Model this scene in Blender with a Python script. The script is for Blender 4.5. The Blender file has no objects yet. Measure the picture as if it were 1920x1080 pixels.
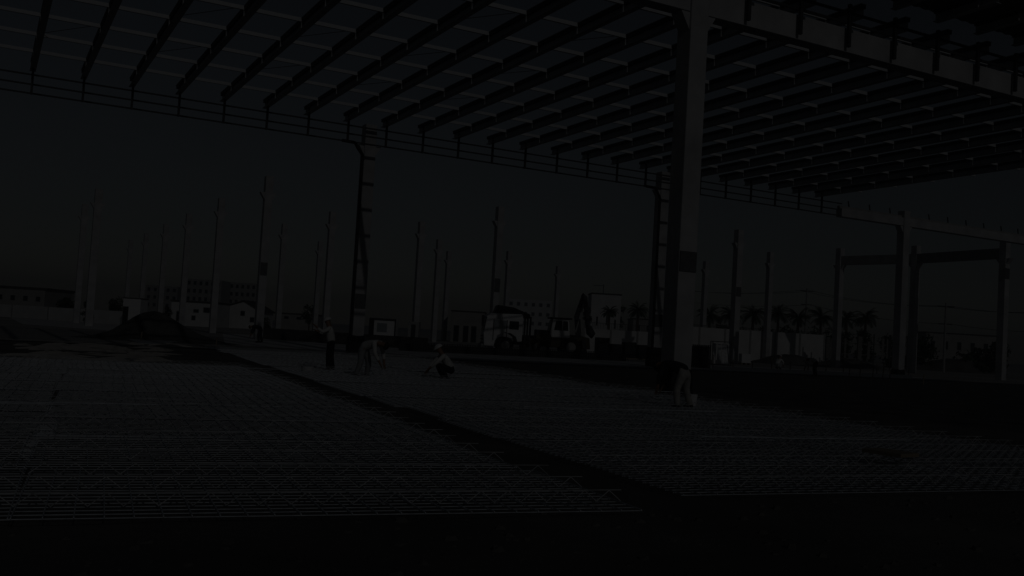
import bpy, bmesh, math, random
from mathutils import Vector, Matrix
R=math.radians; rnd=random.Random(7)
S=bpy.context.scene; COL=S.collection
# ------------------------------------------------------------------ camera numbers
FPX,PITCH,ROLL,AZ=1842.28,.0464,.0586,.4955
CAM=Vector((0,0,1.6))
Fv=Vector((0,math.cos(PITCH),math.sin(PITCH)))
R0=Vector((1,0,0)); U0=Vector((0,-math.sin(PITCH),math.cos(PITCH)))
Rv=R0*math.cos(ROLL)+U0*math.sin(ROLL); Uv=-R0*math.sin(ROLL)+U0*math.cos(ROLL)
E1=Vector((-math.sin(AZ),math.cos(AZ),0)); E2=Vector((math.cos(AZ),math.sin(AZ),0))
ORG=Vector((-8.4521,54.4294,0))
def G(u,v,z=0): return ORG+E2*u+E1*v+Vector((0,0,z))            # building grid -> world
def ray(x,y): return Fv+Rv*((x-960)/FPX)-Uv*((y-540)/FPX)
def inv(x,y,z=0): d=ray(x,y); return CAM+d*((z-1.6)/d.z)
def hor(x): return 540+FPX*(Fv.z+Rv.z*(x-960)/FPX)/Uv.z
def at(x,Y):                                                     # ground point seen in direction x at distance Y
    d=ray(x,hor(x)); p=CAM+d*(Y/d.y); p.z=0; return p
# ------------------------------------------------------------------ materials
MATS={}
def mat(name,col,rough=.8,var=.25,scale=6,metal=0,bump=0,transl=0,detail=5,spec=None,tint2=None,stretch=None):
    if name in MATS: return MATS[name]
    m=bpy.data.materials.new(name); m.use_nodes=True; nt=m.node_tree; N=nt.nodes; L=nt.links
    b=N['Principled BSDF']; b.inputs['Roughness'].default_value=rough; b.inputs['Metallic'].default_value=metal
    if spec is not None: b.inputs['Specular IOR Level'].default_value=spec
    tc=N.new('ShaderNodeTexCoord'); nz=N.new('ShaderNodeTexNoise'); nz.inputs['Scale'].default_value=scale; nz.inputs['Detail'].default_value=detail
    src=tc.outputs['Object']
    if stretch:
        mp=N.new('ShaderNodeMapping'); mp.inputs['Scale'].default_value=stretch; L.new(src,mp.inputs[0]); src=mp.outputs[0]
    L.new(src,nz.inputs['Vector'])
    rp=N.new('ShaderNodeValToRGB'); rp.color_ramp.elements[0].position=.3; rp.color_ramp.elements[1].position=.72
    c2=tint2 or tuple(min(1,c*(1+var)) for c in col)
    c1=tuple(c*(1-var) for c in col)
    rp.color_ramp.elements[0].color=(*c1,1); rp.color_ramp.elements[1].color=(*c2,1)
    L.new(nz.outputs['Fac'],rp.inputs[0]); L.new(rp.outputs[0],b.inputs['Base Color'])
    if bump:
        bp=N.new('ShaderNodeBump'); bp.inputs['Strength'].default_value=bump; bp.inputs['Distance'].default_value=.05
        n2=N.new('ShaderNodeTexNoise'); n2.inputs['Scale'].default_value=scale*5; n2.inputs['Detail'].default_value=6
        L.new(src,n2.inputs['Vector']); L.new(n2.outputs['Fac'],bp.inputs['Height']); L.new(bp.outputs[0],b.inputs['Normal'])
    if transl:
        t=N.new('ShaderNodeBsdfTranslucent'); L.new(rp.outputs[0],t.inputs[0]); mx=N.new('ShaderNodeMixShader'); mx.inputs[0].default_value=transl
        L.new(b.outputs[0],mx.inputs[1]); L.new(t.outputs[0],mx.inputs[2]); L.new(mx.outputs[0],N['Material Output'].inputs[0])
    MATS[name]=m; return m
M_soil=mat('soil',(.16,.155,.145),.95,.35,.35,bump=.8)
M_dark=mat('dark_soil',(.13,.128,.122),.9,.45,.9,bump=.9)  # dark earth of the mound; on the ground sheet its tone replaces shade
M_site=mat('site_sand',(.48,.46,.43),.95,.25,.08,bump=.5)
M_slab=mat('pale_slab',(.80,.79,.77),.85,.12,.5)
M_conc=mat('precast_concrete',(.55,.55,.555),.88,.16,1.1,bump=.25)
M_conc2=mat('old_concrete',(.42,.42,.41),.9,.15,1.3)
M_joist=mat('painted_steel',(.50,.51,.52),.55,.15,2)
M_purlin=mat('pale_purlin',(.66,.67,.68),.6,.05,3)
M_deck=mat('roof_sheet',(.22,.225,.23),.7,.1,.8)
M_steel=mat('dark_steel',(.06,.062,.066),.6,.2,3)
M_fascia=mat('fascia_sheet',(.86,.865,.87),.7,.05,1,transl=.7)
M_pipe=mat('black_pipe',(.03,.03,.032),.5,.1,3)
M_wrap=mat('black_wrap',(.022,.022,.024),.55,.3,6,bump=.8)
M_wire=mat('bright_wire',(.72,.76,.82),.5,.25,9,metal=.15)
M_white=mat('white_paint',(.82,.82,.82),.45,.05,3)
M_black=mat('black_plastic',(.02,.02,.022),.5,.2,5)
M_tyre=mat('tyre_rubber',(.025,.025,.025),.85,.2,8)
M_glass=mat('cab_glass',(.03,.035,.04),.3,.05,1,spec=.3)
M_glassl=mat('pale_glass',(.35,.38,.40),.15,.05,1,spec=.6)
M_leaf=mat('palm_leaf',(.05,.075,.035),.7,.4,3)
M_bush=mat('bush_leaf',(.045,.07,.03),.8,.45,2)
M_bark=mat('bark',(.13,.10,.075),.95,.3,6)
M_wall=mat('limewash_wall',(.72,.72,.71),.9,.1,.6)
M_plaster=mat('plaster',(.40,.39,.37),.9,.1,.5)
M_roofd=mat('dark_roof_edge',(.10,.095,.09),.9,.2,2)
M_win=mat('window_dark',(.035,.04,.045),.2,.1,1)
M_yel=mat('machine_paint',(.09,.075,.045),.5,.2,4)
M_skin=mat('skin',(.32,.19,.13),.6,.1,8)
M_shirtw=mat('white_cloth',(.72,.72,.70),.9,.1,12,bump=.4)
M_shirtg=mat('grey_cloth',(.36,.37,.38),.9,.15,12,bump=.4)
M_shirtd=mat('dark_cloth',(.035,.037,.045),.9,.2,12,bump=.4)
M_trd=mat('dark_trousers',(.025,.027,.035),.9,.2,12,bump=.4)
M_trl=mat('pale_trousers',(.50,.49,.46),.9,.15,12,bump=.4)
M_boot=mat('boot',(.03,.026,.022),.8,.2,12)
M_helm=mat('helmet_white',(.8,.8,.79),.35,.03,5)
M_hair=mat('hair',(.015,.013,.012),.7,.2,20)
M_timber=mat('timber',(.36,.30,.22),.85,.25,5,stretch=(1,8,8))
M_tarp=mat('pale_plastic',(.62,.63,.64),.35,.1,2,bump=.5)
M_board=mat('grey_board',(.16,.165,.17),.7,.15,8)
M_fence=mat('fence_wire',(.10,.10,.10),.6,.2,5)
# ------------------------------------------------------------------ mesh builder
class MB:
    def __init__(s): s.v=[]; s.f=[]
    def quadprism(s,P,Q):                                        # two rings of equal length
        n=len(P); o=len(s.v); s.v+=[tuple(p) for p in P]+[tuple(q) for q in Q]
        s.f.append(tuple(o+i for i in range(n))[::-1]); s.f.append(tuple(o+n+i for i in range(n)))
        for i in range(n): j=(i+1)%n; s.f.append((o+i,o+j,o+n+j,o+n+i))
        return s
    def box(s,x0,x1,y0,y1,z0,z1):
        return s.quadprism([(x0,y0,z0),(x1,y0,z0),(x1,y1,z0),(x0,y1,z0)],[(x0,y0,z1),(x1,y0,z1),(x1,y1,z1),(x0,y1,z1)])
    def bar(s,a,b,r,n=4,r2=None):
        a=Vector(a);b=Vector(b);d=(b-a); 
        if d.length<1e-6: return s
        d.normalize(); t=Vector((0,0,1)) if abs(d.z)<.9 else Vector((1,0,0)); x=d.cross(t).normalized(); y=d.cross(x); r2=r if r2 is None else r2
        A=[];B=[]
        for i in range(n):
            w=2*math.pi*(i+.5)/n; e=x*math.cos(w)+y*math.sin(w); A.append(a+e*r); B.append(b+e*r2)
        return s.quadprism(A,B)
    def cyl(s,c,axis,r,h,n=20): 
        a=Vector(c)-Vector(axis)*h/2; b=Vector(c)+Vector(axis)*h/2; return s.bar(a,b,r,n)
    def prism(s,pts,y0,y1):                                      # xz outline extruded along y
        return s.quadprism([(x,y0,z) for x,z in pts],[(x,y1,z) for x,z in pts])
    def quad(s,*p): o=len(s.v); s.v+=[tuple(q) for q in p]; s.f.append(tuple(range(o,o+len(p)))); return s
    def build(s,name,m,parent=None,bevel=0,smooth=False):
        me=bpy.data.meshes.new(name); me.from_pydata(s.v,[],s.f); 
        bm=bmesh.new(); bm.from_mesh(me); bmesh.ops.recalc_face_normals(bm,faces=bm.faces); bm.to_mesh(me); bm.free()
        me.materials.append(m)
        if smooth: me.polygons.foreach_set('use_smooth',[True]*len(me.polygons))
        o=bpy.data.objects.new(name,me); COL.objects.link(o)
        if parent: o.parent=parent
        if bevel:
            b=o.modifiers.new('bevel','BEVEL'); b.width=bevel; b.segments=2; b.limit_method='ANGLE'
        return o
def tag(o,label,cat,group=None):
    o['label']=label; o['category']=cat
    if group: o['group']=group
    return o
def empty(name,loc,rz=0,label=None,cat=None,group=None):
    o=bpy.data.objects.new(name,None); COL.objects.link(o); o.location=loc; o.rotation_euler=(0,0,rz); o.empty_display_size=.3
    if label: tag(o,label,cat,group)
    return o
def structure(o): o['kind']='structure'; return o
def copy_tree(o,parent=None,ch={}):
    c=o.copy(); COL.objects.link(c)
    if parent: c.parent=parent
    for k in list(o.children): copy_tree(k,c)
    return c
GRZ=AZ                                                            # heading of the grid's u axis
def kit(name,u,v,label,cat,group=None): return empty(name,G(u,v),GRZ,label,cat,group)

# ------------------------------------------------------------------ ground
def sheet(name,pts,m,z,sub=0):
    mb=MB(); mb.quad(*[(p[0],p[1],z) for p in pts]); return structure(mb.build(name,m))
Z=[(-900,-300),(900,-300),(900,2600),(-900,2600)]
sheet('ground',Z,M_site,0)
# undulating soil floor of the hall
mb=MB(); n=90
def fl(u,v): return .012+.02*math.sin(u*1.7+v*.6)*math.sin(v*1.1-u*.4)+rnd.uniform(-.008,.012)
us=[-34+i*(36.5/60) for i in range(61)]; vs=[-52+j*(49/80) for j in range(81)]
idx={}
for j,v in enumerate(vs):
    for i,u in enumerate(us):
        p=G(u,v,max(.004,fl(u,v))+.012); idx[i,j]=len(mb.v); mb.v.append(tuple(p))
for j in range(80):
    for i in range(60): mb.f.append((idx[i,j],idx[i+1,j],idx[i+1,j+1],idx[i,j+1]))
structure(mb.build('soil_floor',M_soil,smooth=True))
sheet('shade_toned_ground',[G(-60,-70),G(70,-70),G(70,-3.2),G(-60,-3.2)],M_dark,.004)  # roof shade over the right-hand ground put into this sheet's dark colour
sheet('concrete_apron',[G(-1.5,-2.2),G(48,-2.2),G(48,10.2),G(-1.5,10.2)],M_slab,.010)
sheet('concrete_path',[at(45,82),at(215,76),at(240,112),at(20,118)],M_slab,.010)
sheet('far_slab',[at(425,57),at(770,57),at(800,66),at(800,95),at(420,95)],M_slab,.005)
# earth ridges in the pale ground by the mound
mb=MB()
for i in range(70):
    p=inv(40+rnd.random()*290,646+rnd.random()*34); L=rnd.uniform(.8,2.4); w=rnd.uniform(.06,.2)
    d=(E2*.8+E1*rnd.uniform(.15,.75)).normalized(); q=Vector((-d.y,d.x,0)); h=Vector((0,0,rnd.uniform(.07,.14)))
    K=[]
    for k in range(6):
        t=k/5; ww=w*math.sin(math.pi*(t*.9+.05))*rnd.uniform(.7,1.3); c=p+d*L*(t-.5)+q*rnd.uniform(-.05,.05); K.append([c-q*ww,c+q*ww,c+h*(ww/w+.2)])
    for a,b in zip(K,K[1:]): mb.quadprism(a,b)
o=mb.build('sand_ridges',M_site); o['kind']='stuff'; o['label']='streaks of pale sand on the dark floor in front of the mound'
# clods in the dark foreground
mb=MB()
for i in range(1500):
    u=rnd.uniform(-22,-8); v=rnd.uniform(-49.8,-44.3); s=rnd.uniform(.008,.045)*rnd.choice([.6,.6,1,1.3]); p=G(u,v,s*.3)
    P=[p+Vector((math.cos(a)*s*rnd.uniform(.7,1.3),math.sin(a)*s*rnd.uniform(.7,1.3),0)) for a in (0,1.25,2.5,3.8,5)]
    Q=[p+(q-p)*.55+Vector((0,0,s*rnd.uniform(.5,.9))) for q in P]; mb.quadprism(P,Q)
o=mb.build('soil_clods',M_soil); o['kind']='stuff'; o['label']='dark soil clods scattered over the bare foreground'

# ------------------------------------------------------------------ wire mesh sheets
SL=.088
ev=(E1+E2*SL).normalized(); eu=Vector((ev.y,-ev.x,0)); mo=G(-11.5,-31.6); MRZ=math.atan2(eu.y,eu.x)
def mp(a,b,z=0): return mo+eu*a+ev*b+Vector((0,0,z))
PW,PH=5.1,2.45
g=MB()
for i in range(17): y=-PH/2+.02+i*(PH-.04)/16; g.bar((-PW/2,y,0),(PW/2,y,0),.005)
for i in range(26): x=-PW/2+.02+i*(PW-.04)/25; g.bar((x,-PH/2,.012),(x,PH/2,.012),.0065)
zs=[]
for k in range(3):
    z=MB(); y=-PH/2+.42+k*.81; n=40; st=PW/n
    for i in range(n):
        za,zb_=(.016,.115) if i%2==0 else (.115,.016)
        z.bar((-PW/2+i*st,y,za),(-PW/2+(i+1)*st,y,zb_),.005)
    z.bar((-PW/2,y,.119),(PW/2,y,.119),.005); zs.append(z)
M_zig=mat('dull_wire',(.52,.53,.54),.6,.35,5)
ML='welded wire mesh sheet with zigzag spacer wires lying flat among identical sheets'
ms=empty('mesh_sheet',mp(0,0),MRZ,ML,'wire mesh','wire mesh sheets covering the hall floor')
g.build('wire_grid',M_wire,ms)
for z in zs: z.build('zigzag_spacer',M_zig,ms)
cells=[]
for i in range(5):
    for j in range(17):
        a=(.40+PW/2+i*5.0) if i<2 else -(.42+PW/2+(i-2)*5.0); b=-11.3+j*2.4
        if i>=2 and j>9: continue
        if j>9: b+=.75
        if i>=2: b-=.6
        cells.append((a,b))
first=True
for a,b in cells:
    o=ms if first else copy_tree(ms); first=False
    o.location=mp(a+rnd.uniform(-.13,.13),b+rnd.uniform(-.09,.09),.075+rnd.uniform(0,.03)); o.rotation_euler=(rnd.uniform(-.006,.006),rnd.uniform(-.003,.003),MRZ+rnd.uniform(-.02,.02))

for k in range(9):
    a=rnd.uniform(-13,-1.5) if k<6 else rnd.uniform(1.5,9); b=rnd.uniform(-9,9); L=rnd.uniform(4,7); m=MB(); pts=[Vector((-L/2+L*i/5,rnd.uniform(-.03,.03),rnd.uniform(0,.02))) for i in range(6)]
    for q,r_ in zip(pts,pts[1:]): m.bar(q,r_,.009,5)
    o=m.build('loose_bar',M_wire); o.location=mp(a,b,.235); o.rotation_euler=(0,0,MRZ+rnd.uniform(-.12,.12)); tag(o,'long loose steel bar lying on top of the wire mesh among others like it','steel bar','loose bars on the mesh')

# ------------------------------------------------------------------ the hall
ZB=11.575; HV=-28.36; ZJ=12.78; JD=.46; TILT=.0142
hall=kit('industrial_hall',0,0,'large unfinished hall frame with pale columns and open grey roof joists','building')
def zr(v): return -TILT*v
CW=.33
def column(u,v,top,wrap,board=None):
    c=MB().box(u-CW,u+CW,v-CW,v+CW,.0,top).build('column',M_conc,hall,bevel=.03)
    MB().prism([(u-CW-.32,ZB-.02),(u-CW-.001,ZB-.55),(u-CW-.001,ZB-.02)],v-.25,v+.25).build('corbel',M_conc,c)
    MB().prism([(u+CW+.32,ZB-.02),(u+CW+.001,ZB-.55),(u+CW+.001,ZB-.02)],v-.25,v+.25).build('corbel',M_conc,c)
    if wrap:
        w=MB(); k=18
        rings=[]
        for z in [0.015,wrap*.3,wrap*.65,wrap*.9,wrap]:
            rr=[]
            for i in range(k):
                t=2*math.pi*i/k; sq=1/max(abs(math.cos(t)),abs(math.sin(t))); d=(CW+.04)*min(sq,1.3)+rnd.uniform(.0,.10)*(1.2-z/wrap*.9)
                rr.append((u+math.cos(t)*d,v+math.sin(t)*d,z+rnd.uniform(-.02,.02)))
            rings.append(rr)
        for A,B in zip(rings,rings[1:]):
            o=len(w.v); w.v+=A+B
            for i in range(k): j=(i+1)%k; w.f.append((o+i,o+j,o+k+j,o+k+i))
        w.build('base_wrap',M_wrap,c)
    if board: MB().box(u-CW*.95,u+CW*.9,v-CW-.035,v-CW-.003,*board).build('board',M_board,c)
    return c
column(0,HV,13.1,.85,(3.75,4.35)); column(0,0,12.75,1.0,(2.5,3.3)); column(20.38,0,12.75,1.25,(2.6,3.4)); column(43.43,0,12.75,.6)
column(-20.4,0,12.75,.9); column(43.4,HV,13.1,.8); column(20.4,HV+.0,13.1,0) if False else None
# edge beams
for a,b in ((36.5,43.09),(43.77,66)): MB().box(a,b,-.28,.28,ZB,ZB+.62).build('edge_beam',M_conc,hall,bevel=.02)
for a,b in ((-24,-.334),(.334,43.06),): MB().box(a,b,HV-.27,HV+.27,ZB,ZB+.80).build('edge_beam',M_conc,hall,bevel=.02)
# far fascia: sheet, rails, posts
JU=[.85+2.23*k for k in range(-11,17)]
for z in (ZB+.03,ZB+.46,ZB+.92): MB().box(-24,36.4,-.36,-.30,z-.035,z+.035).build('rail',M_steel,hall)
for u in JU: 
    if u<36: MB().box(u-.05,u+.05,-.47,-.365,ZB-.03,ZJ+.35).build('fascia_post',M_steel,hall)
MB().box(36.4,66,-.10,.10,ZB+.623,ZB+.80).build('coping',M_conc2,hall)
for k in range(12):
    u=37.5+k*2.2
    MB().bar((u,0,ZB+.80),(u-.1,0,ZB+1.25),.045).build('starter_bar',M_steel,hall)
# joists
PV=[-2.2-3.03*k for k in range(9)]
def joist(u,v0,v1,pv,z0=ZJ):
    m=MB()
    def bx(x0,x1,za,zb):
        m.quadprism([(x0,v0,z0+za+zr(v0)),(x1,v0,z0+za+zr(v0)),(x1,v0,z0+zb+zr(v0)),(x0,v0,z0+zb+zr(v0))],[(x0,v1,z0+za+zr(v1)),(x1,v1,z0+za+zr(v1)),(x1,v1,z0+zb+zr(v1)),(x0,v1,z0+zb+zr(v1))])
    bx(u-.13,u+.13,0,.022); bx(u-.006,u+.006,.022,JD-.022); bx(u-.13,u+.13,JD-.022,JD)
    for v in pv: 
        z=z0+zr(v); m.box(u-.12,u+.12,v-.012,v+.012,z+.018,z+JD-.165)
    j=m.build('joist',M_joist,hall)
    m=MB(); bx(u-.10,u+.10,JD-.16,JD-.0225); m.build('web_shade_strip',M_steel,j)  # added dark strip: shade on the upper web between purlins, built as geometry
for u in JU: 
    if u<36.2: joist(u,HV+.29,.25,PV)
JU2=[1.8+2.17*k for k in range(0,20)]
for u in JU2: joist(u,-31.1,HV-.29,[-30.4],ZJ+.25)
# purlins run between joists, tucked under the sheets
for v in PV:
    m=MB(); z=ZJ+JD+zr(v)
    for ua,ub in zip([-24.4]+JU,JU+[36.9]):
        if ua<36.3: m.box(ua+.105,min(ub-.105,36.3),v-.045,v+.045,z-.155,z-.005)
    m.build('purlin',M_purlin,hall)
for k in range(3,12,2):
    for (va,vb) in ((PV[1],PV[2]),(PV[3],PV[4]),(PV[5],PV[6])):
        MB().bar((JU[k]+.12,va-.1,ZJ+.45+zr(va)),(JU[k+1]-.12,vb+.1,ZJ+.45+zr(vb)),.012).build('bracing_rod',M_steel,hall)
# roof sheets (one corrugated sheet per bay)
def deck(u0,u1,v0,v1,z0):
    m=MB(); n=int((u1-u0)/.125); 
    for i in range(n+1):
        u=u0+(u1-u0)*i/n; dz=.03 if (i//2)%2 else 0
        m.v+= [(u,v0,z0+zr(v0)+dz),(u,v1,z0+zr(v1)+dz)]
        if i: o=2*i; m.f.append((o-2,o,o+1,o-1))
    return m.build('roof_sheet',M_deck,hall)
deck(.6,46,-31.2,HV-.05,ZJ+JD+.26)
# near beam: posts and rails above it
for z in (ZB+.95,ZB+1.3): MB().box(.4,44,HV-.36,HV-.30,z-.04,z+.04).build('rail',M_steel,hall)
for u in JU2: MB().box(u-.055,u+.055,HV-.47,HV-.365,ZB+.12,ZB+1.55).build('fascia_post',M_steel,hall)
# downpipes with swan necks
for u in (0,20.38):
    x=u-CW-.12; m=MB(); pts=[(x-1.3,-.62,ZB-.02),(x-.55,-.62,ZB-.04),(x-.38,-.6,ZB-.3),(x-.02,-.42,ZB-.62),(x-.02,-.42,.1)]
    for a,b in zip(pts,pts[1:]): m.bar(a,b,.085,10)
    d=m.build('downpipe',M_pipe,hall)
    c=MB()
    for z in (3,5,7,9,10.7): c.box(x-.10,u-CW-.01,-.45,-.36,z-.018,z+.018)
    c.build('pipe_clips',M_steel,d)
# ------------------------------------------------------------------ bare columns standing in the open
def bare(xt,yt,label,board=None,w=.30,top=12.8,one_side=False):
    p=inv(xt,yt,top); e=empty('bare_column',(p.x,p.y,0),GRZ,label,'column','bare precast columns standing in the open')
    c=MB().box(-w,w,-w,w,0,top).build('shaft',M_conc,e,bevel=.02)
    for s in ((-1,) if one_side else (-1,1)): MB().prism([(s*(w+.34),11.5),(s*(w+.001),10.95),(s*(w+.001),11.5)],-.24,.24).build('corbel',M_conc,e)
    if board: MB().box(-w*.9,w*.9,-w-.03,-w-.002,*board).build('board',M_board,e)
    return p
bare(160,383,'pale bare column, shorter one of the close pair at far left')
bare(186,355,'pale bare column, taller one of the close pair at far left',w=.33)
bare(246,450,'slim bare column right in front of the white site cabin')
bare(275,438,'bare column behind the peak of the dark earth mound')
bare(312,420,'bare column above the right shoulder of the earth mound')
bare(355,401,'bare column in front of the flat roofed white house')
bare(416,372,'bare column between the flat roofed house and the gabled house')
bare(505,331,'tall bare column with a dark board, between gabled house and standing worker',(5.0,6.0))
bare(534,420,'thin bare column just right of the one with the dark board')
bare(601,453,'very thin far bare column left of the standing worker')
bare(624,397,'bare column rising just behind the standing worker')
bare(791,416,'bare column above the small grey storage box')
bare(824,449,'left one of two faint thin columns between storage box and truck')
bare(842,471,'right one of two faint thin columns between storage box and truck')
bare(938,388,'bare column with a small board rising behind the white truck cab',(5.2,6.4))
bare(955,471,'faint thin column just right of the one behind the truck cab')
bare(1047,499,'faintest thin column, rising behind the backhoe')
bare(1324,490,'slim bare column just right of the thick near hall column',top=12.6)
bare(1386,431,'tall bare column with small board beside the pale rack',(6.4,7.3),w=.33)
bare(1445,473,'bare column right of the white crate, before the palms')
# three posts joined by beams: one frame
pf=[inv(1576,466,12.8),inv(1718,461,12.8),inv(1885,448,12.8)]
fr=empty('concrete_frame',(pf[0].x,pf[0].y,0),0,'bare concrete portal frame of three posts and two beams at right','frame')
for p in pf:
    q=p-pf[0]; d=(pf[2]-pf[0]); a=math.atan2(d.y,d.x)
    c=MB().box(-.33,.33,-.33,.33,0,12.8).build('post',M_conc,fr,bevel=.02); c.location=(q.x,q.y,0); c.rotation_euler=(0,0,a)
    for s in (-1,1):
        k=MB().prism([(s*.72,11.0),(s*.331,10.5),(s*.331,11.0)],-.25,.25).build('corbel',M_conc,c)
for p,q in ((pf[0],pf[1]),(pf[1],pf[2])):
    d=q-p; L=d.length; a=math.atan2(d.y,d.x)
    b=MB().box(.36,L-.36,-.25,.25,11.02,11.95).build('beam',M_conc2,fr); b.location=(p.x-pf[0].x,p.y-pf[0].y,0); b.rotation_euler=(0,0,a)

# ------------------------------------------------------------------ people
def skinned(name,verts,edges,rad,m,parent,sub=2,root=0):
    me=bpy.data.meshes.new(name); me.from_pydata(verts,edges,[]); o=bpy.data.objects.new(name,me); COL.objects.link(o)
    sk=o.modifiers.new('skin','SKIN'); sk.use_smooth_shade=True
    if not me.skin_vertices: return o
    for i,r in enumerate(rad): me.skin_vertices[0].data[i].radius=(r,r) if not isinstance(r,tuple) else r
    me.skin_vertices[0].data[root].use_root=True
    ss=o.modifiers.new('sub','SUBSURF'); ss.levels=sub; ss.render_levels=sub
    dg=bpy.context.evaluated_depsgraph_get(); me2=bpy.data.meshes.new_from_object(o.evaluated_get(dg)); me2.name=name
    o.modifiers.clear(); o.data=me2; me2.materials.clear(); me2.materials.append(m)
    me2.polygons.foreach_set('use_smooth',[True]*len(me2.polygons))
    o.parent=parent; return o
def person(loc,rz,J,label,shirt,trou,cover='helmet',group='workers on the site'):
    e=empty('person',loc,rz,label,'person',group)
    V=[];Ed=[];Rr=[]
    def add(p,r,par=None):
        V.append(tuple(p)); Rr.append(r); i=len(V)-1
        if par is not None: Ed.append((par,i))
        return i
    v=lambda k: Vector(J[k])
    pel=add(v('pel'),(.135,.10)); 
    mid=v('pel').lerp(v('chest'),.5); m_=add(mid,(.12,.095),pel); ch=add(v('chest'),(.16,.115),m_)
    nk=add(v('neck'),.058,ch); 
    hd=v('head'); up=(hd-v('neck')).normalized(); jaw=add(hd-up*.07,.07,nk); sk=add(hd+up*.02,.098,jaw); add(hd+up*.10,.075,sk)
    fw=Vector(J.get('face',(1,0,0))).normalized(); add(hd-up*.015+fw*.112,.018,jaw)
    for s in ('L','R'):
        a=add(v('sh'+s),.062,ch); b=add(v('el'+s),.045,a); c=add(v('ha'+s),.034,b)
        d=(v('ha'+s)-v('el'+s)).normalized(); side=d.cross(Vector((0,0,1))) ; side=side.normalized() if side.length>.1 else Vector((0,1,0))
        pm=add(v('ha'+s)+d*.07,(.038,.02),c)
        for k,(off,ln) in enumerate(((-.03,.07),(-.01,.085),(.01,.08),(.03,.06))):
            f0=add(v('ha'+s)+d*.125+side*off,.009,pm); add(v('ha'+s)+d*(.125+ln*.6)+side*off*1.15+Vector((0,0,-.025)),.008,f0)
        add(v('ha'+s)+d*.09+side*.055,.010,c)
        h=add(v('hip'+s),.09,pel); k_=add(v('kn'+s),.058,h); an=add(v('an'+s),.042,k_); to=Vector(J.get('toe'+s,v('an'+s)+Vector((.16,0,-.05)))); add(to,.035,an)
    skinned('body',V,Ed,Rr,M_skin,e,sub=1)
    # shirt
    V=[tuple(v('pel').lerp(v('chest'),-.12)),tuple(mid),tuple(v('chest')),tuple(v('chest').lerp(v('neck'),.55))];Ed=[(0,1),(1,2),(2,3)];Rr=[(.185,.165),(.18,.155),(.19,.155),.10]
    for s in ('L','R'):
        n=len(V); V+=[tuple(v('sh'+s)),tuple(v('el'+s)),tuple(v('el'+s).lerp(v('ha'+s),.75))]; Rr+=[.082,.065,.05]; Ed+=[(2,n),(n,n+1),(n+1,n+2)]
    skinned('shirt',V,Ed,Rr,shirt,e)
    V=[tuple(v('pel').lerp(v('chest'),.38)),tuple(v('pel'))];Ed=[(0,1)];Rr=[(.165,.14),(.19,.165)]
    for s in ('L','R'):
        n=len(V); V+=[tuple(v('hip'+s)),tuple(v('kn'+s)),tuple(v('an'+s)+Vector((0,0,.0)))]; Rr+=[.125,.09,.078]; Ed+=[(1,n),(n,n+1),(n+1,n+2)]
    skinned('trousers',V,Ed,Rr,trou,e,root=1)
    for s in ('L','R'):
        a=v('an'+s); to=Vector(J.get('toe'+s,a+Vector((.16,0,-.05)))); 
        d=(to-a); d.z=0; d=d.normalized() if d.length>.02 else Vector((1,0,0))
        skinned('boot',[tuple(a+Vector((0,0,.06))),tuple(a+Vector((0,0,-.02))-d*.03),tuple(a+d*.11+Vector((0,0,-.04))),tuple(a+d*.22+Vector((0,0,-.045)))],[(0,1),(1,2),(2,3)],[.075,.078,.066,.055],M_boot,e,sub=1)
    # helmet or hair
    m=MB(); top=hd+up*.045; x=fw-up*fw.dot(up); x=x.normalized(); y=up.cross(x); rr=.128 if cover!='hair' else .113
    for ring in range(6):
        t=ring/5*math.pi/2
        for i in range(16):
            w=2*math.pi*i/16; brim=(.06*max(0,math.cos(w)) if cover=='helmet' and ring==0 else 0)
            m.v.append(tuple(top+(x*math.cos(w)*(rr*1.12*math.cos(t)+brim)+y*math.sin(w)*rr*math.cos(t))+up*(rr*.95*math.sin(t))))
        if ring:
            for i in range(16): j=(i+1)%16; o=(ring-1)*16; m.f.append((o+i,o+j,o+16+j,o+16+i))
    hb=m.build('helmet' if cover=='helmet' else ('hood' if cover=='hood' else 'hair'),{'helmet':M_helm,'hair':M_hair,'hood':shirt}[cover],e,smooth=True)
    so=hb.modifiers.new('thick','SOLIDIFY'); so.thickness=.012
    return e
STAND=dict(pel=(0,0,.95),chest=(.05,0,1.33),neck=(.09,0,1.49),head=(.14,0,1.62),shL=(.06,.19,1.41),shR=(.06,-.19,1.41),elL=(.27,.27,1.28),elR=(.26,-.25,1.22),haL=(.50,.20,1.45),haR=(.48,-.16,1.30),hipL=(0,.09,.9),hipR=(0,-.09,.9),knL=(.05,.11,.5),knR=(-.02,-.12,.5),anL=(.02,.13,.09),anR=(-.10,-.14,.09))
BEND=dict(pel=(-.12,0,.93),chest=(.30,0,1.08),neck=(.46,0,1.07),head=(.59,0,1.02),face=(.6,0,-.8),shL=(.36,.19,1.08),shR=(.36,-.19,1.08),elL=(.44,.26,.78),elR=(.42,-.24,.78),haL=(.52,.2,.50),haR=(.56,-.14,.48),hipL=(-.1,.10,.88),hipR=(-.1,-.10,.88),knL=(.02,.17,.49),knR=(-.06,-.17,.49),anL=(-.06,.24,.09),anR=(-.16,-.24,.09))
CROUCH=dict(pel=(-.16,0,.36),chest=(.12,0,.72),neck=(.2,0,.86),head=(.27,0,.98),face=(.85,0,-.5),shL=(.14,.19,.78),shR=(.14,-.19,.78),elL=(.36,.25,.58),elR=(.38,-.24,.56),haL=(.58,.14,.36),haR=(.56,-.1,.30),hipL=(-.14,.1,.34),hipR=(-.14,-.1,.34),knL=(.27,.17,.48),knR=(.3,-.17,.50),anL=(.0,.15,.09),anR=(.03,-.15,.09))
def P(x,y): p=inv(x,y); return (p.x,p.y,.02)
LEFT=math.pi
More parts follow.
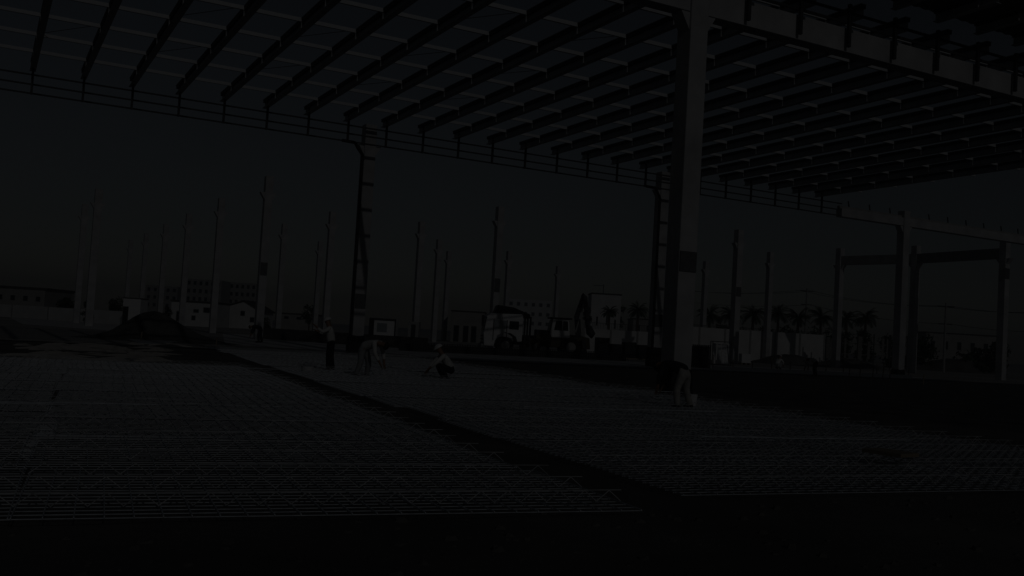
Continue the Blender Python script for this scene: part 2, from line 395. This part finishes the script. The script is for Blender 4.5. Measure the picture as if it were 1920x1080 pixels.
person(P(617,699),LEFT+.1,STAND,'standing worker in white shirt and dark trousers holding hands forward, left of the downpipe',M_shirtw,M_trd,'helmet')
person(P(683,711),-.35,BEND,'worker bending over with legs apart beside the downpipe, pale shirt',M_shirtw,M_shirtg,'hair')
person(P(836,716),LEFT+.25,CROUCH,'crouching worker in white top and white helmet facing left on the mesh',M_shirtw,M_trd,'helmet')
J=dict(BEND); person((at(488,66).x,66,.02),LEFT,J,'dark clothed worker bending far off, below the column with the board',M_shirtd,M_trd,'hair')
person(P(1526,706),LEFT+.15,BEND,'worker bending far off at right, white shirt, near the palms',M_shirtw,M_trd,'helmet')
person(P(1458,692),.6,CROUCH,'small far worker crouching in white between two bare columns',M_shirtw,M_shirtg,'helmet')
person(P(1274,770),2.5,BEND,'worker in dark top bending beside the base of the thick near column',M_shirtd,M_trl,'hood')
# bucket
bp=P(1295,768); b=empty('bucket',bp,0,'white bucket on the ground beside the worker at the near column','bucket')
m=MB().bar((0,0,.005),(0,0,.36),.12,20,.155); m.build('pail',M_white,b)
m=MB()
for i in range(10):
    t0,t1=math.pi*i/10,math.pi*(i+1)/10; m.bar((.16*math.cos(t0),0,.35+.14*math.sin(t0)),(.16*math.cos(t1),0,.35+.14*math.sin(t1)),.006,6)
m.build('handle',M_steel,b)
# white tub by the bending workers
m=MB().bar((0,0,0),(0,0,.2),.16,16,.2); o=m.build('tub',M_white); o.location=(*P(576,701)[:2],.03); tag(o,'small pale tub on the mesh left of the standing worker','tub')
# plank on the ground, right
p0=inv(1632,878); p1=inv(1705,890); d=(p1-p0); L=d.length
m=MB().box(0,L,-.22,.22,0,.05); o=m.build('plank',M_timber); o.location=(p0.x,p0.y,.235); o.rotation_euler=(0,0,math.atan2(d.y,d.x)); tag(o,'pale broad plank lying on the wire mesh at right','plank')

# ------------------------------------------------------------------ mound, sheet, stakes
mc=inv(283,641); m=MB(); n=56; rows=16
for r in range(rows+1):
    for i in range(n):
        t=2*math.pi*i/n; q=r/rows; R_=4.6*(1+.12*math.sin(3*t+1)+.05*math.sin(7*t)+rnd.uniform(-.02,.02))*q
        h=1.6*math.exp(-(q*2.05)**2)*(1+.06*math.sin(5*t+q*9))+rnd.uniform(-.035,.035)*(1-q); 
        if r==rows: h=0
        m.v.append((R_*math.cos(t)*1.0,R_*math.sin(t)*.8,max(h-.03,0)+.0))
for r in range(rows):
    for i in range(n): j=(i+1)%n; m.f.append((r*n+i,r*n+j,(r+1)*n+j,(r+1)*n+i))
o=m.build('earth_mound',M_dark,smooth=True); mc*=1+3.6/mc.y; o.location=(mc.x,mc.y,0); tag(o,'conical dark heap of earth at left behind the pale plastic sheet','earth mound')
m=MB(); pts=[inv(x,y) for x,y in ((236,637),(262,646),(300,649),(345,640),(330,635),(290,634))]
c=sum(pts,Vector())/len(pts); m.quadprism([(p.x-c.x,p.y-c.y,0) for p in pts],[(p.x-c.x,p.y-c.y,.05) for p in pts])
o=m.build('plastic_sheet',M_tarp); o.location=(c.x,c.y,.03); tag(o,'pale plastic sheet spread at the foot of the earth mound','plastic sheet')
def stake(x,y0,y1,lab,r=.035):
    p=inv(x,y1); h=(y1-y0)*p.y/FPX; o=MB().bar((0,0,0),(.05*h,0,h),r,6).build('stake',M_timber); o.location=(p.x,p.y,0); return tag(o,lab,'stake','marking stakes')
stake(264,622,641,'leaning thin stake at the left end of the plastic sheet'); stake(333,618,639,'upright stake at the right end of the plastic sheet')
stake(405,633,648,'short stake on the floor right of the earth mound'); stake(1731,702,721,'lone pale stake on the dark ground right of the hall column')
for i,(x,h) in enumerate(((1592,17),(1612,30),(1636,18),(1655,28),(1668,16))):
    stake(x,706-h+i,706+i,['first short stake right of the portal frame post','tallest stake in the row before the right hall column','middle short stake in the row before the right hall column','second tall stake in the row, nearer the right hall column','last short stake beside the right hall column'][i])

# ------------------------------------------------------------------ vehicles (built facing -x, y = width, origin on ground)
def wheel(par,x,y,r,w=.3):
    t=MB().cyl((0,0,0),(0,1,0),r,w,28).build('wheel',M_tyre,par,bevel=.03); t.location=(x,y,r)
    k=MB().cyl((0,0,0),(0,1,0),r*.52,w+.03,18); k.build('rim',M_conc2,t)
    return t
tp=at(946,80); tk=empty('truck',(tp.x,tp.y,0),.12,'white cab-over truck with dark sloping roof deflector facing left','truck')
cab=MB().prism([(-1.75,.55),(-1.82,1.5),(-1.62,2.95),(-1.35,3.15),(1.2,3.2),(1.3,3.05),(1.3,1.0),(.92,.95),(.78,1.35),(.35,1.62),(-.3,1.62),(-.72,1.38),(-.88,.9),(-.95,.5)],-1.22,1.22).build('cab',M_white,tk,bevel=.05)
MB().box(-1.02,-.02,-1.245,-1.225,1.95,2.62).build('door_window',M_glassl,tk); MB().box(.22,.98,-1.245,-1.225,1.95,2.6).build('side_window',M_glass,tk)
MB().box(-1.08,-1.03,-1.25,-1.226,1.0,2.66).build('door_seam',M_black,tk); MB().box(.0,.05,-1.25,-1.226,1.3,2.66).build('door_seam',M_black,tk)
MB().box(-.12,.0,-1.27,-1.226,1.62,1.68).build('door_handle',M_black,tk)
ws=MB().quadprism([(-1.83,-1.05,1.75),(-1.83,1.05,1.75),(-1.68,1.05,2.8),(-1.68,-1.05,2.8)],[(-1.80,-1.05,1.75),(-1.80,1.05,1.75),(-1.655,1.05,2.8),(-1.655,-1.05,2.8)]).build('windscreen',M_glass,tk)
MB().prism([(-1.0,3.21),(-.75,3.85),(.5,3.72),(1.9,3.22),(1.9,2.9),(1.35,2.95),(1.2,3.21)],-1.0,1.0).build('roof_deflector',M_black,tk,bevel=.04)
for z in (.75,1.05,1.3): MB().box(-1.87,-1.80,-.9,.9,z-.06,z+.06).build('grille_bar',M_black,tk)
MB().box(-1.98,-1.78,-1.2,1.2,.35,.68).build('bumper',M_conc2,tk,bevel=.04)
for y in (-.9,.9): MB().box(-2.0,-1.97,y-.2,y+.2,.45,.62).build('headlight',M_glassl,tk)
for y in (-1.4,): 
    a=MB().bar((-1.6,-1.2,2.75),(-1.95,y-.05,2.9),.03); a.build('mirror_arm',M_black,tk); MB().box(-2.05,-1.85,y-.12,y+.02,2.1,2.95).build('mirror',M_black,tk,bevel=.02)
MB().box(-2.5,-1.75,-.35,.35,3.3,3.9).build('roof_unit',M_black,tk) if False else None
ch=MB().box(-.9,3.2,-.45,.45,.75,1.0).build('chassis',M_black,tk)
MB().box(1.4,3.4,-1.15,1.15,.35,1.55).build('fuel_tank',M_black,tk,bevel=.08)
for x in (1.5,1.72,1.95): MB().bar((x,-.9,1.5),(x,-.9,3.05),.075,10).build('exhaust_stack',M_steel,tk)
for x,y in ((-.02,-1.08),(-.02,1.08),(2.6,-1.08),(2.6,1.08)): wheel(tk,x,y,.66)
# backhoe loader
bp=at(1050,80); bh=empty('backhoe',(bp.x,bp.y,0),.1,'dark backhoe loader with pale cab door and boom folded upright','backhoe')
MB().prism([(-2.0,.7),(-2.1,1.6),(-.9,1.9),(1.5,1.75),(2.3,1.6),(2.4,.7)],-.75,.75).build('chassis',M_yel,bh,bevel=.05)
MB().box(-2.05,-.95,-.65,.65,1.55,2.05).build('bonnet',M_steel,bh,bevel=.05)
cb=MB().prism([(-1.0,1.5),(-.75,3.0),(.55,3.0),(.7,1.5)],-.8,.8).build('cab',M_white,bh,bevel=.04)
MB().box(-1.0,.8,-.9,.9,3.0,3.12).build('cab_roof',M_black,bh,bevel=.03)
MB().prism([(-.62,2.1),(-.5,2.85),(.0,2.85),(.0,2.1)],-.825,-.803).build('door_window',M_glass,bh); MB().prism([(.08,2.1),(.08,2.85),(.45,2.85),(.52,2.1)],-.825,-.803).build('side_window',M_glass,bh)
MB().quadprism([(-1.0,-.7,1.95),(-1.0,.7,1.95),(-.82,.7,2.9),(-.82,-.7,2.9)],[(-.93,-.7,1.95),(-.93,.7,1.95),(-.79,.7,2.9),(-.79,-.7,2.9)]).build('windscreen',M_glass,bh)
for y in (-.85,.85): MB().prism([(-2.9,.95),(-2.7,1.25),(-.9,1.7),(-.8,1.45),(-2.4,.95)],y-.09,y+.09).build('loader_arm',M_yel,bh)
MB().prism([(-3.1,.15),(-2.35,.2),(-2.45,.75),(-2.75,1.35),(-2.6,.7),(-2.95,.3)],-1.15,1.15).build('loader_bucket',M_steel,bh)
bo=MB().prism([(1.35,1.4),(1.75,1.4),(1.55,3.2),(2.0,4.9),(1.65,5.2),(1.1,3.3)],-.17,.17).build('boom',M_steel,bh)
MB().prism([(1.7,5.25),(2.05,4.95),(2.35,2.7),(2.05,2.6)],-.12,.12).build('dipper_arm',M_steel,bh)
MB().bar((1.2,-.26,2.0),(1.75,-.26,4.4),.07,8).build('ram',M_conc2,bh); MB().prism([(2.1,2.7),(2.5,2.6),(2.85,2.0),(2.6,1.6),(2.2,1.95)],-.3,.3).build('digging_bucket',M_steel,bh)
for y in (-1.1,1.1): MB().prism([(1.6,1.5),(1.9,1.5),(2.1,.2),(1.8,.15)],y-.1,y+.1).build('stabiliser',M_steel,bh)
for y in (-.95,.95): wheel(bh,-1.45,y,.5,.3); wheel(bh,.75,y,.78,.42)

# ------------------------------------------------------------------ site clutter
def box_thing(name,x,Y,wpx,hpx_top,m,label,cat,depth=2.2,z0=0,parts=None,group=None,bev=.03):
    p=at(x,Y); k=Y/FPX; w=wpx*k/2; h=1.6+(hor(x)-hpx_top)*k
    e=empty(name,(p.x,p.y,0),0,label,cat,group); MB().box(-w,w,0,depth,z0,h).build('body',m,e,bevel=bev)
    return e,w,h
def windows(e,w,h,cols,rows,z0,y=-.02,m=M_win,ww=.5,wh=.5,frame=True):
    for r in range(rows):
        for c in range(cols):
            x=-w+(c+.5)*2*w/cols; z=z0+(r+.5)*(h-z0)/rows; a=ww*w/cols; b=wh*(h-z0)/rows/2
            f=MB().box(x-a,x+a,y-.03,-.003,z-b,z+b).build('window',M_conc2 if frame else m,e)
            MB().box(x-a*.85,x+a*.85,y-.05,y-.032,z-b*.85,z+b*.85).build('pane',m,f)
e,w,h=box_thing('site_office',717,100,50,597,M_white,'pale office container with dark window frame, right of the downpipe','container')
for s in (-1,1): MB().box(s*w-.12 if s>0 else -w-.001,s*w+.001 if s>0 else -w+.5,-.04,-.003,.1,h-.1).build('dark_door',M_black,e)
MB().box(-w,w,-.03,-.003,h-.22,h).build('top_rail',M_steel,e); MB().box(-w*.4,w*.35,-.035,-.003,1.0,1.9).build('window',M_glassl,e)
e,w,h=box_thing('storage_box',775,100,20,603,M_conc2,'small grey storage box between office container and truck','box'); MB().box(-w*.4,w*.4,-.03,-.003,.2,h-.3).build('door',M_steel,e)
e,w,h=box_thing('service_building',876,135,62,585,M_plaster,'low pale service building with dark doorways left of the truck','building',6)
for x in (-1.5,-.2,.9): MB().box(x-.35,x+.35,-.04,-.003,.1,2.3).build('doorway',M_win,e)
MB().box(-w-.1,w+.1,-.1,6.1,h,h+.15).build('roof',M_roofd,e)
# low dark upstand formwork along the apron
def strip(name,xa,Ya,xb,Yb,h,m,lab,cat,t=.12,z0=0):
    a=at(xa,Ya); b=at(xb,Yb); d=b-a; L=d.length; e=empty(name,(a.x,a.y,0),math.atan2(d.y,d.x),lab,cat)
    return e,L
a=G(10.2-6,10.4); 
e=kit('reinforcement_upstand',7,10.5,'long low dark lattice of reinforcement standing along the far edge of the apron','reinforcement')
m=MB()
for i in range(95): m.bar((i*.2,0,0),(i*.2,0,.62),.02)
for z in (.15,.38,.62): m.bar((0,0,z),(18.8,0,z),.02)
for i in range(95): m.bar((i*.2,.35,0),(i*.2,.35,.62),.02)
m.build('wire_grid',M_steel,e); MB().box(0,18.8,.39,.45,0,.5).build('shutter_board',M_roofd,e)
e,L=strip('timber_shutter',480,80,803,74,0,M_roofd,'long dark shutter board on the ground behind the standing worker','shutter board')
MB().box(0,L,0,.1,.0,.9).build('board',M_roofd,e); m=MB()
for i in range(12): x=i*L/12+.3; m.bar((x,.12,.8),(x,1.0,.05),.05)
m.build('props',M_timber,e)
p=at(1120,85); e=empty('material_stack',(p.x,p.y,0),.1,'dark covered stack of building material in front of the white wall','material stack')
for i in range(4): MB().box(i*1.2+.05,i*1.2+1.1,rnd.uniform(0,.3),1.4,.12,rnd.uniform(1.0,1.75)).build('pallet_load',M_black,e,bevel=.06)
MB().box(0,4.8,0,1.5,0,.1).build('pallet',M_timber,e)
p=inv(1311,690); e=empty('mesh_cage',(p.x,p.y,0),0,'dark upright bundle of mesh panels right of the near column','mesh bundle'); m=MB()
for k in range(4):
    for i in range(11): m.bar((-.75+i*.15,k*.12,0),(-.75+i*.15,k*.12,1.6),.018)
    for i in range(9): m.bar((-.75,k*.12,.05+i*.19),(.75,k*.12,.05+i*.19),.018)
m.build('mesh_panel',M_steel,e); MB().box(-.75,.75,.5,.55,0,1.5).build('backing_sheet',M_black,e)
p=inv(1352,686); e=empty('sheet_rack',(p.x,p.y,0),0,'dark frame rack holding pale leaning sheets left of the tall board column','rack'); m=MB()
for x in (-.75,.75):
    m.bar((x,0,0),(x,0,1.95),.04); m.bar((x,.8,0),(x,.8,1.95),.04)
for z in (.1,1.95): m.bar((-.75,0,z),(.75,0,z),.04); m.bar((-.75,.8,z),(.75,.8,z),.04)
m.build('frame',M_steel,e)
for x in (-.55,-.15,.2,.5): MB().quadprism([(x-.16,.2,.15),(x+.12,.2,.15),(x+.12,.25,.15),(x-.16,.25,.15)],[(x-.08,.5,1.8),(x+.2,.5,1.8),(x+.2,.55,1.8),(x-.08,.55,1.8)]).build('pale_sheet',M_tarp,e)
p=inv(1399,684); e=empty('crate',(p.x,p.y,0),.1,'white square crate on the ground right of the tall board column','crate'); MB().box(-.45,.45,0,.9,.15,1.0).build('body',M_white,e,bevel=.03)
m=MB()
for x in (-.4,0,.4): m.box(x-.06,x+.06,0,.9,0,.145)
m.build('skids',M_timber,e)
# debris heap pieces behind right apron
e=kit('low_guard_rail',24,-1.6,'low pale guard rail along the near edge of the apron at right','guard rail')
MB().box(0,19,-.1,.1,0,.26).build('kerb_board',M_white,e)
for i in range(12): MB().bar((i*1.7,0,.262),(i*1.7,0,.75+.25*(i%3==0)),.03).build('upright',M_timber,e)
# heaps of spoil
def heap(x,y,wm,h,lab,m=M_soil):
    p=inv(x,y); mb=MB(); n=26; rows=7
    for r in range(rows+1):
        for i in range(n):
            t=2*math.pi*i/n; q=r/rows; mb.v.append((wm*q*math.cos(t)*(1+.15*math.sin(4*t+x)),wm*.5*q*math.sin(t),max(0,h*(1-q**1.6)+(rnd.uniform(-.08,.08) if 0<r<rows else 0))))
    for r in range(rows):
        for i in range(n): j=(i+1)%n; mb.f.append((r*n+i,r*n+j,(r+1)*n+j,(r+1)*n+i))
    o=mb.build('spoil_heap',m,smooth=True); o.location=(p.x,p.y,0); tag(o,lab,'heap','heaps of spoil')
heap(1480,684,4.2,1.1,'dark low spoil heap behind the small crouching worker'); heap(1590,690,4.2,1.0,'dark low spoil heap beside the portal frame post'); heap(1790,697,7.5,1.7,'broad dark spoil heap at the right inside the portal frame')
# ------------------------------------------------------------------ perimeter wall, fence
def wall_run(name,xa,Ya,xb,Yb,h,lab,cat='wall',m=M_wall,post=3.0,fence=.7):
    a=at(xa,Ya); b=at(xb,Yb); d=b-a; L=d.length; e=empty(name,(a.x,a.y,0),math.atan2(d.y,d.x),lab,cat)
    MB().box(0,L,0,.2,0,h).build('panel',m,e); n=int(L/post)
    for i in range(n+1): MB().box(i*L/n-.1,i*L/n+.1,-.06,-.002,0,h+.06).build('pier',M_conc2,e)
    if fence:
        f=MB()
        for i in range(int(L/.18)): f.bar((i*.18,.1,h),(i*.18,.1,h+fence),.022)
        f.bar((0,.1,h+fence),(L,.1,h+fence),.035); f.build('railing',M_fence,e)
wall_run('perimeter_wall',1095,112,1245,112,2.7,'white perimeter wall with dark railing behind the material stack')
wall_run('perimeter_wall',1262,112,1545,116,3.6,'white perimeter wall with piers in front of the palm row',fence=.25)
a=at(1548,112);b=at(1700,108); d=b-a; e=empty('wire_fence',(a.x,a.y,0),math.atan2(d.y,d.x),'pale boarded wire fence between portal frame post and right hall column','fence'); m=MB(); L=d.length
for i in range(int(L/.5)): 
    if rnd.random()<.72: m.box(i*.5,i*.5+rnd.uniform(.2,.46),0,.05,.9+rnd.uniform(0,.5),3.3+rnd.uniform(-.3,.3))
m.box(0,L,.052,.10,1.5,1.6); m.box(0,L,.052,.10,2.7,2.8); m.build('boarding',M_plaster,e)
for i in range(6): MB().bar((i*L/5,-.1,0),(i*L/5,-.1,3.9),.07).build('post',M_steel,e)
wall_run('boundary_wall',-40,125,238,112,1.55,'long low pale boundary wall at far left behind the column pair',fence=0,post=6)
# ------------------------------------------------------------------ houses
e,w,h=box_thing('site_cabin',246,108,33,560,M_white,'small white site cabin left of the earth mound','cabin'); MB().box(-w+.05,-w+.65,-.04,-.003,.1,2.1).build('door',M_black,e); MB().box(-w-.05,w+.05,-.05,2.25,h,h+.1).build('roof',M_roofd,e)
e,w,h=box_thing('flat_house',362,140,84,567,M_wall,'flat roofed white house with small dark windows behind the earth mound','house',7)
MB().box(-w-.1,w+.1,-.15,7.1,h,h+.22).build('roof',M_roofd,e)
for x,z,a,b in ((1.9,2.4,.5,.4),(.4,2.2,.4,.25),(.1,1.2,.3,.35),(-1.9,1.3,.5,.8)):
    f=MB().box(x-a,x+a,-.05,-.003,z-b,z+b).build('window',M_conc2,e); MB().box(x-a*.85,x+a*.85,-.07,-.052,z-b*.85,z+b*.85).build('pane',M_win,f)
p=at(446,150); e=empty('gabled_house',(p.x,p.y,0),0,'white gabled house left of the column with the dark board','house')
MB().prism([(-3.4,0),(3.4,0),(3.4,2.7),(.8,4.1),(-3.4,2.7)],0,8).build('walls',M_wall,e)
MB().quadprism([(-3.7,-.3,2.62),(.8,-.3,4.16),(.8,-.3,4.32),(-3.7,-.3,2.78)],[(-3.7,8.3,2.62),(.8,8.3,4.16),(.8,8.3,4.32),(-3.7,8.3,2.78)]).build('roof_slope',M_roofd,e)
MB().quadprism([(3.7,-.3,2.62),(.803,-.3,4.16),(.803,-.3,4.32),(3.7,-.3,2.78)],[(3.7,8.3,2.62),(.803,8.3,4.16),(.803,8.3,4.32),(3.7,8.3,2.78)]).build('roof_slope',M_roofd,e)
for x,z in ((.7,2.3),(-1.8,1.4),(2.2,1.4)):
    f=MB().box(x-.35,x+.35,-.05,-.003,z-.4,z+.4).build('window',M_conc2,e); MB().box(x-.3,x+.3,-.07,-.052,z-.34,z+.34).build('pane',M_win,f)
e,w,h=box_thing('apartment_block',378,300,66,524,M_plaster,'distant apartment block with rows of dark windows behind the flat roofed house','apartment block',12); windows(e,w,h,6,4,3,ww=.55,wh=.55)
e,w,h=box_thing('apartment_block',446,310,62,530,M_plaster,'distant apartment block with dark windows behind the gabled house','apartment block',12); windows(e,w,h,6,4,3,ww=.55,wh=.55)
e,w,h=box_thing('apartment_block',300,330,60,536,M_plaster,'faint distant apartment block left of the flat roofed house','apartment block',12); windows(e,w,h,5,3,3,ww=.5,wh=.5)
e,w,h=box_thing('apartment_block',990,350,84,562,M_wall,'pale distant apartment block behind the truck','apartment block',12); windows(e,w,h,6,3,4,ww=.45,wh=.4,m=M_board)
e,w,h=box_thing('warehouse',35,150,95,541,M_plaster,'long low pale warehouse at the far left edge','warehouse',10); MB().box(-w-.2,w+.2,-.2,10.2,h,h+.3).build('roof',M_roofd,e); windows(e,w,h,4,1,1.2,ww=.4,wh=.3)
e,w,h=box_thing('tall_house',1133,190,56,552,M_wall,'white flat topped house with roof mast behind the backhoe','house',8); MB().box(-w-.1,w+.1,-.15,8,h,h+.2).build('roof_edge',M_roofd,e)
MB().bar((-w*.2,1,h),(-w*.2,1,h+2.0),.08).build('mast',M_steel,e); MB().bar((-w*.9,1,h+1.7),(-w*.2,1,h+1.7),.06).build('antenna',M_steel,e)
for x,z in ((-1.6,5),(.3,5.2),(1.9,4.6)):
    f=MB().box(x-.18,x+.18,-.05,-.003,z-.9,z+.9).build('window',M_conc2,e); MB().box(x-.12,x+.12,-.07,-.052,z-.8,z+.8).build('pane',M_win,f)
e,w,h=box_thing('low_house',1215,185,60,600,M_plaster,'low pale house behind the white wall left of the near column','house',8); windows(e,w,h,3,1,2.5,ww=.4,wh=.4); MB().box(-w-.1,w+.1,-.1,8,h,h+.2).build('roof',M_roofd,e)
e,w,h=box_thing('low_house',560,170,70,590,M_plaster,'low pale house behind the thin columns left of the standing worker','house',8); windows(e,w,h,3,1,1.5,ww=.4,wh=.4); MB().box(-w-.1,w+.1,-.1,8,h,h+.2).build('roof',M_roofd,e)
e,w,h=box_thing('low_house',1810,190,150,628,M_plaster,'long low house far off inside the right portal bay','house',8); windows(e,w,h,6,1,2,ww=.35,wh=.4); MB().box(-w-.1,w+.1,-.1,8,h,h+.2).build('roof',M_roofd,e)
# ------------------------------------------------------------------ vegetation
def palm(x,yc,Y,s,lab):
    p=at(x,Y); zc=1.6+(hor(x)-yc)*Y/FPX; e=empty('palm_tree',(p.x,p.y,0),rnd.uniform(0,6),lab,'palm tree','palms along the wall')
    m=MB(); pts=[Vector((.15*math.sin(i*.5)*i/6,0,zc*i/6)) for i in range(7)]
    for i in range(6): m.bar(pts[i],pts[i+1],.26-.015*i,9,.26-.015*(i+1))
    m.build('trunk',M_bark,e); c=pts[-1]; m=MB()
    for k in range(34):
        az=k*2.4+rnd.uniform(-.2,.2); el=rnd.uniform(-.25,1.25); L=s*rnd.uniform(.85,1.15)
        prev=None; q=c.copy(); dirv=Vector((math.cos(az)*math.cos(el),math.sin(az)*math.cos(el),math.sin(el))); sd=Vector((-math.sin(az),math.cos(az),0))
        N=9
        for i in range(N):
            nq=q+dirv*(L/N); dirv=(dirv+Vector((0,0,-.13-.03*i/2))).normalized()
            m.bar(q,nq,.03,3,.02)
            lw=.42*s/2*math.sin(math.pi*(i+1.3)/(N+1.6))
            for sg in (-1,1):
                for h in (0,.5):
                    a=q.lerp(nq,h); tip=a+sd*sg*lw+dirv*lw*.7+Vector((0,0,-lw*.35)); m.v+=[tuple(a),tuple(a+dirv*.10),tuple(tip)]; o=len(m.v); m.f.append((o-3,o-2,o-1))
            q=nq
    m.build('crown',M_leaf,e)
palm(1140,585,150,1.5,'small palm above the white wall, left of its bushier neighbour'); palm(1193,582,150,1.9,'bushy palm above the white wall just left of the far downpipe')
for x,y,l in ((1328,590,'first palm right of the thick near column'),(1366,590,'palm behind the tall column with the board'),(1410,591,'wide palm between two bare columns above the wall'),(1456,590,'palm just right of the bare column near the white crate'),(1494,597,'palm left of the utility pole'),(1536,596,'palm right of the utility pole'),(1584,600,'palm partly behind the portal frame left post'),(1621,597,'palm inside the portal frame, wide drooping crown')):
    palm(x,y,150,2.3,l)
def tree(x,Y,ytop,wpx,lab,name='tree',trunk=True,yb=None,n=900,group=None):
    p=at(x,Y); k=Y/FPX; h=1.6+(hor(x)-ytop)*k; w=wpx*k/2
    e=empty(name,(p.x,p.y,0),rnd.uniform(0,6),lab,'tree' if trunk else 'bush',group); z0=h*.35 if trunk else .1
    t=MB(); t.bar((0,0,0),(.05,0,h*.6),.12 if trunk else .05,8,.05)
    for i in range(5):
        a=i*1.3; t.bar((.02,0,h*(.3+.05*i)),(math.cos(a)*w*.6,math.sin(a)*w*.6,h*(.55+.06*i)),.05,6,.02)
    t.build('trunk',M_bark,e); m=MB(); cl=[(rnd.uniform(-.7,.7)*w,rnd.uniform(-.7,.7)*w,rnd.uniform(z0,h*.85),rnd.uniform(.35,.6)*w) for _ in range(9)]
    for i in range(n):
        cx,cy,cz,cr=rnd.choice(cl); d=Vector((rnd.gauss(0,1),rnd.gauss(0,1),rnd.gauss(0,1))).normalized()*cr*rnd.uniform(.5,1.05)
        q=Vector((cx,cy,cz))+d; s=w*rnd.uniform(.07,.14); a=Vector((rnd.gauss(0,1),rnd.gauss(0,1),rnd.gauss(0,1))).normalized()*s; b=d.normalized().cross(a)*.7
        q.z=max(q.z,.05); m.v+=[tuple(q-a),tuple(q+b),tuple(q+a),tuple(q-b)]; o=len(m.v); m.f.append((o-4,o-3,o-2,o-1))
    m.build('crown',M_bush,e)
tree(168,105,563,26,'dark bush at the foot of the far left column pair','bush',False)
tree(580,150,567,28,'dark round tree above the low house left of the standing worker')
tree(1098,175,548,22,'small dark tree rising just right of the raised boom')
tree(1153,205,538,34,'dark leafy tree behind the white flat topped house')
tree(130,130,550,40,'dark tree behind the boundary wall, left of the column pair'); tree(215,130,556,34,'dark low tree between column pair and site cabin'); tree(310,128,568,26,'dark bush between site cabin and flat roofed house','bush',False)
tree(500,95,590,26,'dark bush at the foot of the column with the dark board','bush',False)
tree(665,110,600,20,'dark bush just left of the near downpipe','bush',False)
for i,x in enumerate((1350,1395,1440,1485,1530,1575,1620,1665)):
    tree(x,135,605+ (x-1350)*.045,52,['first','second','third','fourth','fifth','sixth','seventh','eighth'][i]+' dark shrub from the left in the hedge behind the white wall','hedge_shrub',False,n=700,group='hedge shrubs behind the wall')
tree(1730,130,630,60,'dark shrub right of the right hall column','bush',False); tree(1850,130,640,90,'broad dark shrub at the far right edge of the portal frame','bush',False)
# ------------------------------------------------------------------ utility poles and lines
def upole(x,yt,Y,lab):
    p=at(x,Y); h=1.6+(hor(x)-yt)*Y/FPX; e=empty('utility_pole',(p.x,p.y,0),0,lab,'utility pole')
    MB().bar((0,0,0),(0,0,h),.16,8,.11).build('pole',M_conc2,e); MB().box(-1,1,-.06,.06,h-.5,h-.36).build('crossarm',M_steel,e); MB().box(-.8,.8,-.06,.06,h-2.6,h-2.48).build('crossarm',M_steel,e)
    return p,h
p1,h1=upole(1508,540,150,'slim utility pole with crossarms among the palms'); p2,h2=upole(1770,568,118,'pale utility pole inside the right bay of the portal frame')
m=MB()
p0=at(1260,185); p3=at(2060,105); 
for dx,zz in ((-.9,-.4),(.9,-.4),(.7,-2.5)):
    for A,ha,B,hb in ((p0,h1+1,p1,h1),(p1,h1,p2,h2),(p2,h2,p3,h2)):
        prev=None
        for i in range(13):
            t=i/12; q=A.lerp(B,t)+Vector((dx,0,ha+(hb-ha)*t+zz-1.2*4*t*(1-t)*.5))
            if prev: m.bar(prev,q,.028,4)
            prev=q
o=m.build('power_lines',M_steel); tag(o,'thin sagging power lines running between the two utility poles','power lines')

# ------------------------------------------------------------------ haze
hz=MB().box(-520,520,-120,640,-1,18).build('haze',M_white); hz['kind']='stuff'; hz['label']='thin pale dust haze in the air over the site'
hm=bpy.data.materials.new('haze'); hm.use_nodes=True; nt=hm.node_tree; nt.nodes.remove(nt.nodes['Principled BSDF'])
pv=nt.nodes.new('ShaderNodeVolumePrincipled'); pv.inputs['Color'].default_value=(.82,.89,1,1); pv.inputs['Density'].default_value=.0016; pv.inputs['Anisotropy'].default_value=.2
nt.links.new(pv.outputs[0],nt.nodes['Material Output'].inputs['Volume']); hz.data.materials.clear(); hz.data.materials.append(hm)
# ------------------------------------------------------------------ light, camera
ELEV=R(26)
tr=(E1+E2*SL).normalized()                                       # horizontal direction the sunlight travels
sd=Vector((tr.x*math.cos(ELEV),tr.y*math.cos(ELEV),-math.sin(ELEV)))
su=bpy.data.lights.new('sun','SUN'); su.energy=3.1; su.angle=R(.5); su.color=(1,.985,.965)
so=bpy.data.objects.new('sun',su); COL.objects.link(so); so.rotation_euler=sd.to_track_quat('-Z','Y').to_euler()
w=bpy.data.worlds.new('World'); S.world=w; w.use_nodes=True; nt=w.node_tree
sk=nt.nodes.new('ShaderNodeTexSky'); sk.sky_type='NISHITA'; sk.sun_disc=False; sk.sun_elevation=ELEV
az=math.atan2(-sd.x,-sd.y); sk.sun_rotation=az; sk.air_density=1.0; sk.dust_density=.3; sk.ozone_density=1.0
bg=nt.nodes['Background']; hs=nt.nodes.new('ShaderNodeHueSaturation'); hs.inputs['Saturation'].default_value=.5; nt.links.new(sk.outputs[0],hs.inputs['Color']); nt.links.new(hs.outputs[0],bg.inputs[0]); bg.inputs[1].default_value=.085
cd=bpy.data.cameras.new('camera'); co=bpy.data.objects.new('camera',cd); COL.objects.link(co); S.camera=co
cd.sensor_width=36; cd.lens=36*FPX/1920; cd.clip_start=.1; cd.clip_end=4000
mx=Matrix((Rv,Uv,-Fv)).transposed().to_4x4(); mx.translation=CAM; co.matrix_world=mx
S.render.resolution_x=1024; S.render.resolution_y=576
vs=S.view_settings; vs.view_transform='Standard'; vs.look='None'; vs.gamma=1; vs.use_curve_mapping=False; vs.exposure=-6.93
S.cycles.max_bounces=6; S.cycles.volume_step_rate=8; S.cycles.use_denoising=True
